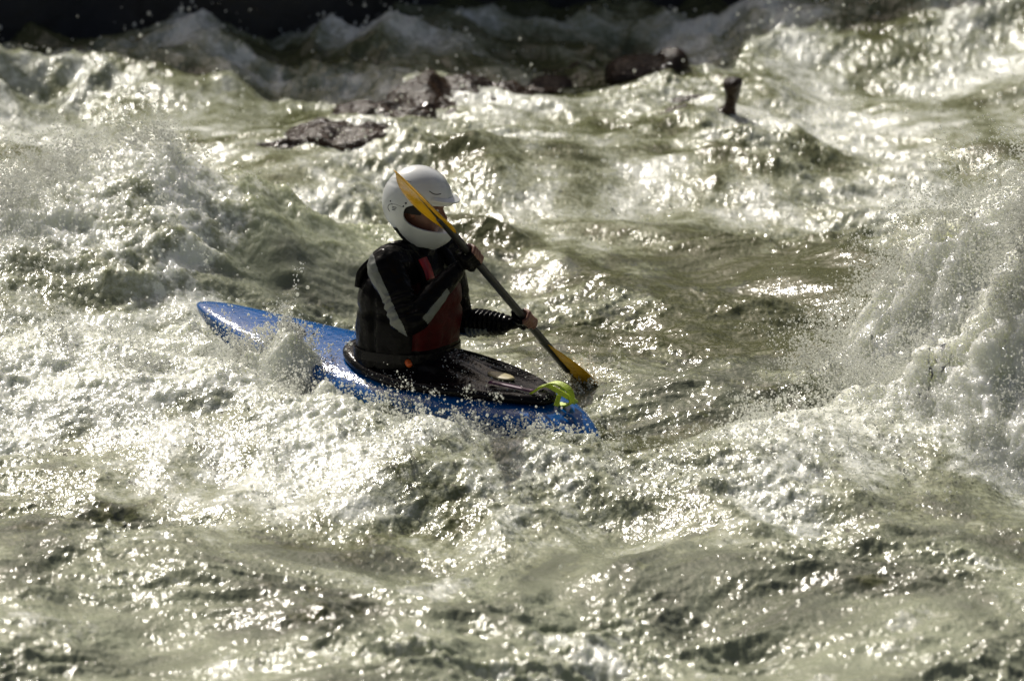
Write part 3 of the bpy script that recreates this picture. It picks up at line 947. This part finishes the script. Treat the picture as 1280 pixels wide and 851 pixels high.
for a0 in np.linspace(R(100), R(235), 8)[:-1]:
    a1 = a0 + R(20)
    mark(-.072 + .024 * math.cos(a0), -.024 + .018 * math.sin(a0), -.072 + .024 * math.cos(a1), -.024 + .018 * math.sin(a1), .0012, 3)
for k in range(3):
    mark(-.076, -.016 - .006 * k, -.058 - .002 * k, -.0145 - .006 * k, .0013)
link('emblem', to_mesh(bm, 'emblem'), HDARK, hobj)
def seam(name, pts, r_=.0012):
    bm = bmesh.new(); q = []
    for x, z in pts:
        p0, n0 = on_helmet(x, z); q.append(p0 - n0 * .0004)
    bm_tube(bm, catmull(q, 4), r_, 6, caps=1)
    link(name, to_mesh(bm, name), HDARK, hobj)
seam('seam', [(-.108, .078), (-.09, .086), (-.07, .090), (-.045, .092), (-.02, .092)])
seam('vent', [(.058, .070), (.072, .063), (.086, .061), (.098, .063)], .0022)
seam('seam', [(-.085, -.008), (-.07, -.004), (-.05, -.004), (-.032, -.006)], .0008)
# chin strap below the rim
bm = bmesh.new()
ribbon(bm, catmull([hq(-.055, .085, -.10), hq(.0, .075, -.15), hq(.045, .04, -.172), hq(.05, 0, -.176), hq(.045, -.04, -.172), hq(0, -.075, -.15), hq(-.055, -.085, -.10)], 5), hf, .010, .002)
link('chin_strap', to_mesh(bm, 'chin_strap'), LINER, hobj)

# ------------------------------------------------------------------ paddle
pad = empty('paddle', tuple(SEAT))
tag(pad, 'black paddle with yellow blades held across the kayak, one blade raised', 'paddle')
UP = GR - pd * .17; LO = GL + pd * .17
bm = bmesh.new()
pts = [UP - pd * .10 + (LO - UP + pd * .30) * t for t in np.linspace(0, 1, 12)]
bm_tube(bm, pts, RS, 20)
link('shaft', to_mesh(bm, 'shaft'), SHAFT, pad)
def blade(start, d, nrm, L=.46, W=.095, curve=.018, twist=0):
    """asymmetric spooned blade from the throat outwards; nrm = power face direction"""
    nrm = nrm - d * nrm.dot(d); nrm /= np.linalg.norm(nrm); wd = np.cross(d, nrm)
    bm = bmesh.new()
    NS = 34
    rings = []
    for i in range(NS + 1):
        t = i / NS
        if t < .999: up = W * (math.sin(PI * min(1, t * .8 + .03)) ** .75) * (1 - max(0, (t - .62) / .38) ** 2) + .006
        else: up = .012
        lo = W * .9 * (math.sin(PI * min(1, t * .84 + .03)) ** .80) * (1 - max(0, (t - .58) / .42) ** 2) + .005
        if t > .999: lo = .008
        c = start + d * (L * t) + nrm * (curve * (t ** 1.6) * 1.0)
        ring_t, ring_b = [], []
        tw = R(twist) * t; wd_, nr_ = wd * math.cos(tw) + nrm * math.sin(tw), nrm * math.cos(tw) - wd * math.sin(tw)
        for k in np.linspace(-1, 1, 15):
            y = up * k if k > 0 else lo * k
            dz = .016 * abs(k) ** 1.6 * math.sin(PI * min(1, t * 1.05)) - .0
            th = .0035 * (1 - .6 * abs(k)) + .010 * math.exp(-(k / .16) ** 2) * (1 - t) ** .7
            base = c + wd_ * y + nr_ * dz
            ring_t.append(tuple(base + nr_ * th * .4)); ring_b.append(tuple(base - nr_ * th))
        rings.append(ring_t + ring_b[::-1])
    bm_loft(bm, rings)
    b = link('blade', to_mesh(bm, 'blade'), YEL, pad)
    return b, nrm, wd
# the raised blade is seen nearly edge-on, the lower one from its back
vdir = F
sideU = np.cross(pd, vdir); sideU /= np.linalg.norm(sideU)
def facing(deg):
    """normal turned by deg from facing the camera about the shaft"""
    to = -vdir - pd * (-vdir).dot(pd); to /= np.linalg.norm(to)
    return to * math.cos(R(deg)) + np.cross(pd, to) * math.sin(R(deg))
TW = 24
bu, nu_, wu_ = blade(UP, -pd, facing(62), twist=TW)
bl, nl_, wl2 = blade(LO, pd, -facing(70))
for b_, st, d_, nn in ((bu, UP, -pd, nu_), (bl, LO, pd, nl_)):
    bm = bmesh.new()
    path = [st + d_ * (.36 * t - .02) + nn * (.018 * max(0, (.36 * t - .02) / .46) ** 1.6 - .003) for t in np.linspace(0, 1, 10)]
    bm_tube(bm, path, list(np.linspace(.0155, .005, 10)), 10)
    link('spine', to_mesh(bm, 'spine'), SHAFT, b_)
# ------------------------------------------------------------------ rocks of the ledge
LEDGE = mat('wet_brown_rock', (0.028, 0.015, 0.007), .2, spec=.25, noise=.6, nscale=7, bump=.02, bscale=42, rvar=.12)
def rock(name, pts, seed, label, m=LEDGE, amp=.5):
    """irregular boulder hull from a spine of (x, y, z, rx, ry, rz) lobes"""
    bm = bmesh.new()
    for x, y, z, rx, ry, rz in pts:
        bmesh.ops.create_icosphere(bm, subdivisions=3, radius=1.0, matrix=Matrix.Translation((x, y, z)) @ Matrix.Diagonal((rx, ry, rz, 1)))
    o = link(name, to_mesh(bm, name), m)
    rm = o.modifiers.new('r', 'REMESH'); rm.mode = 'VOXEL'; rm.voxel_size = .022
    apply_mods(o)
    me = o.data; c = vcoords(me)
    n = np.empty(len(c) * 3, np.float32); me.vertices.foreach_get('normal', n); n = n.reshape(-1, 3)
    d = .10 * noise3(c[:, 0] * 2.4, c[:, 1] * 2.4, c[:, 2] * 4, seed) + .05 * (0.5 - 2 * np.abs(noise3(c[:, 0] * 5, c[:, 1] * 5, c[:, 2] * 9, seed + 1))) + .02 * noise3(c[:, 0] * 14, c[:, 1] * 14, c[:, 2] * 16, seed + 2)
    d = d * amp
    me.vertices.foreach_set('co', (c + n * d[:, None]).ravel().astype(np.float32)); me.update()
    smooth(me)
    tag(o, label, 'rock')
    return o
def wz(x, y):
    i = np.argmin(np.abs(gx - x)); j = np.argmin(np.abs(gy - y))
    return float(P[j, i, 2])
def spot(px, py, z0=.25):
    p = at(px, py, z0)
    for _ in range(4): p = at(px, py, wz(p[0], p[1]))
    return p
lob = []
for px, py, s in ((360, 170, .5), (430, 160, .7), (490, 146, .95), (550, 134, 1.0), (600, 124, .85), (655, 112, .8), (710, 102, .6)):
    q = spot(px, py)
    lob.append((q[0], q[1] + .1, q[2] - .062 + .01 * s + .02 * math.sin(px * .13), .24, .30, .07 * s + .02))
rock('ledge_rock', lob, 101, 'long low brown rock shelf with river water pouring over it', LEDGE, 1.1)
q = spot(832, 92)
rock('boulder', [(q[0] - .12, q[1] + .05, q[2] - .03, .17, .15, .10), (q[0] + .03, q[1] + .05, q[2] + .02, .06, .10, .08)], 131, 'small dark rock tip at the upper end of the ledge')
q = spot(915, 142)
rock('boulder', [(q[0], q[1] + .02, q[2] + .03, .055, .06, .14), (q[0] + .02, q[1] + .02, q[2] + .10, .03, .04, .07), (q[0] - .16, q[1] + .05, q[2] - .06, .2, .12, .08)], 137, 'dark pointed rock standing up out of the bright rapids')
q = spot(860, 125)
rock('boulder', [(q[0], q[1] + .05, q[2] - .045, .16, .13, .08), (q[0] - .2, q[1] - .05, q[2] - .07, .13, .1, .08)], 149, 'flat brown rock awash between the two dark rock tips')

# ------------------------------------------------------------------ spray: thousands of flying drops
def ico(sub):
    bm = bmesh.new(); bmesh.ops.create_icosphere(bm, subdivisions=sub, radius=1.0)
    v = np.array([x.co[:] for x in bm.verts], np.float32); f = np.array([[y.index for y in x.verts] for x in bm.faces], np.int32)
    bm.free(); return v, f
IV, IF = ico(1)
def drop_material():
    m = bpy.data.materials.new('spray_drops'); m.use_nodes = True
    n = m.node_tree.nodes; l = m.node_tree.links
    p = n['Principled BSDF']; p.inputs['Base Color'].default_value = (.86, .87, .82, 1); p.inputs['Roughness'].default_value = .12; p.inputs['IOR'].default_value = 1.333
    tr = n.new('ShaderNodeBsdfTranslucent'); tr.inputs['Color'].default_value = (.95, .95, .90, 1)
    mx = n.new('ShaderNodeMixShader'); mx.inputs[0].default_value = .55
    l.new(p.outputs[0], mx.inputs[1]); l.new(tr.outputs[0], mx.inputs[2]); l.new(mx.outputs[0], n['Material Output'].inputs[0])
    return m
DROPS = drop_material()
def spray(name, C_, rad, label):
    C_ = np.asarray(C_, np.float32); rad = np.asarray(rad, np.float32)
    k = len(C_)
    el = rng.uniform(.75, 1.35, (k, 1, 3)).astype(np.float32)
    Vv = C_[:, None, :] + IV[None] * rad[:, None, None] * el
    Ff = IF[None] + (np.arange(k, dtype=np.int32) * len(IV))[:, None, None]
    o = link(name, np_mesh(name, Vv.reshape(-1, 3), Ff.reshape(-1, 3), 3), DROPS)
    tag(o, label, 'spray', kind='stuff')
    return o
PF = P.reshape(-1, 3); NF = normals(P).reshape(-1, 3)
area = (np.gradient(gx)[None, :] * np.gradient(gy)[:, None]).ravel()
def pick(w, n):
    w = np.clip(w.ravel(), 0, None) * area
    c = np.cumsum(w); c /= c[-1]
    return np.searchsorted(c, rng.random(n))
def radii(n, lo=.0018, hi=.010, p=2.6):
    return lo + (hi - lo) * rng.random(n) ** p
clump = np.clip(.25 + 1.1 * fbm2(X * 2.2, Y * 1.9, 3, 201), 0, 1.2)
clump2 = np.clip(.1 + 1.5 * fbm2(X * 6, Y * 5, 2, 205), 0, 1.5)
slope = np.clip(1.25 - NF[:, 2].reshape(NY, NX), .25, 1)
# right wave
ins = (np.abs(X) < 3.3) & (Y > -4.8) & (Y < 9)
n = 15000
i = pick(fc * slope * (.2 + clump * clump2) * ins, n)
h = rng.exponential(.045, n)
C1 = PF[i] + NF[i] * h[:, None] * .9 + np.stack([rng.normal(0, .02, n) - h * .3, rng.normal(0, .02, n), h * .5], 1)
spray('spray', C1, radii(n, .0015, .006), 'white spray bursting off the tall breaking wave at right')
# left wave
n = 14000
lw = fa * sstep(-1.15, -1.6, X) * sstep(-1.2, .1, da)
i = pick(lw * (.15 + clump * clump2) * ins, n)
h = rng.exponential(.05, n)
C2 = PF[i] + np.stack([rng.normal(0, .03, n), rng.normal(0, .03, n), h], 1)
spray('spray', C2, radii(n, .0015, .0055), 'fine spray thrown up from the breaking crest of the left wave')
# white water around the kayak and the ridge in front
n = 16000
near_s = np.exp(-((np.abs(ky) - kw) / .16) ** 2) * sstep(1.3, 1.0, np.abs(kx)) * (Y < 1.2)
i = pick((fb * .5 + near_s * 1.0 + 1.2 * (wash > .02)) * (.1 + clump * clump2) * ins, n)
h = rng.exponential(.028, n)
C3 = PF[i] + np.stack([rng.normal(0, .02, n), rng.normal(0, .02, n), h], 1)
spray('spray', C3, radii(n, .0014, .006), 'drops and splashes leaping along the side of the blue kayak')
# everywhere over the foam
n = 14000
i = pick(foam ** 2 * (.1 + clump * clump2) * ins * (.5 - .2 * back), n)
h = rng.exponential(.03, n) * (1 + back.ravel()[i])
C4 = PF[i] + np.stack([rng.normal(0, .02, n), rng.normal(0, .02, n), h], 1)
spray('spray', C4, radii(n, .0018, .008) * (1 + .6 * back.ravel()[i]), 'scattered drops flying low over the foaming rapids')
# water thrown in arcs: filaments of drops along short ballistic paths
def arcs(name, w, nf, per, vx, vz, sp, label, lo=.0013, hi=.0048):
    i = pick(w, nf)
    p0 = PF[i]
    v = np.stack([rng.normal(vx, abs(vx) * .5 + .15, nf), rng.normal(-.1, .25, nf), np.abs(rng.normal(vz, vz * .45, nf))], 1)
    T = rng.uniform(.06, .30, nf)
    t = rng.random((nf, per)) ** .8 * T[:, None]
    q = p0[:, None, :] + v[:, None, :] * t[..., None]
    q[..., 2] -= 4.9 * t ** 2
    q += rng.normal(0, 1, q.shape) * (sp * (.3 + t / .3))[..., None]
    spray(name, q.reshape(-1, 3), radii(nf * per, lo, hi, 3.2), label)
arcs('spray', fc * slope * (.1 + clump) * ins, 2600, 60, -.5, 1.35, .02, 'torn white water arcing off the crest of the right wave')
arcs('spray', lw * (.1 + clump) * ins, 500, 50, -.3, 1.2, .016, 'torn white water arcing off the crest of the left wave')
arcs('spray', (near_s * sstep(-.05, .1, ky) + 3.5 * (wash > .02) + .45 * fb) * (.1 + clump2) * ins, 900, 45, -.2, 1.0, .014, 'white splash washing over the stern and side of the kayak')
tip = np.exp(-((X - SEAT[0] - .66) / .14) ** 2 - ((Y - .36) / .14) ** 2)
arcs('spray', tip, 60, 40, .1, .9, .014, 'small splash where the lower paddle blade enters the water')
# beads of water lying on the deck and the skirt
KM = kay.matrix_basis.copy()
def beads(name, o, n, label):
    me = o.data; bvh_v = vcoords(me)
    mw = np.array(KM)
    f_ = np.array([p.index for p in me.polygons if p.normal.z > .35])
    ar = np.array([me.polygons[int(k)].area for k in f_]); ar /= ar.sum()
    pts = []
    for k in rng.choice(f_, n, p=ar):
        vv = bvh_v[list(me.polygons[int(k)].vertices)]
        w = rng.dirichlet(np.ones(len(vv)))
        pts.append(w @ vv)
    pts = np.array(pts)
    cl = noise2(pts[:, 0] * 6, pts[:, 1] * 6, 301) > -.15
    pts = pts[cl] @ mw[:3, :3].T + mw[:3, 3]
    return spray(name, pts, radii(len(pts), .0012, .0042, 2.5), label)
beads('water_drops', hull, 800, 'beads of water lying on the blue deck of the kayak')
beads('water_drops', skirt, 1100, 'beads of water lying on the black spray skirt')
# a few high drops at the upper right
n = 500
C5 = np.stack([rng.uniform(1.2, 3.4, n), rng.uniform(3.5, 8, n), .35 + rng.exponential(.25, n)], 1)
spray('spray', C5, radii(n, .002, .009), 'loose drops in the air above the upper right rapids')
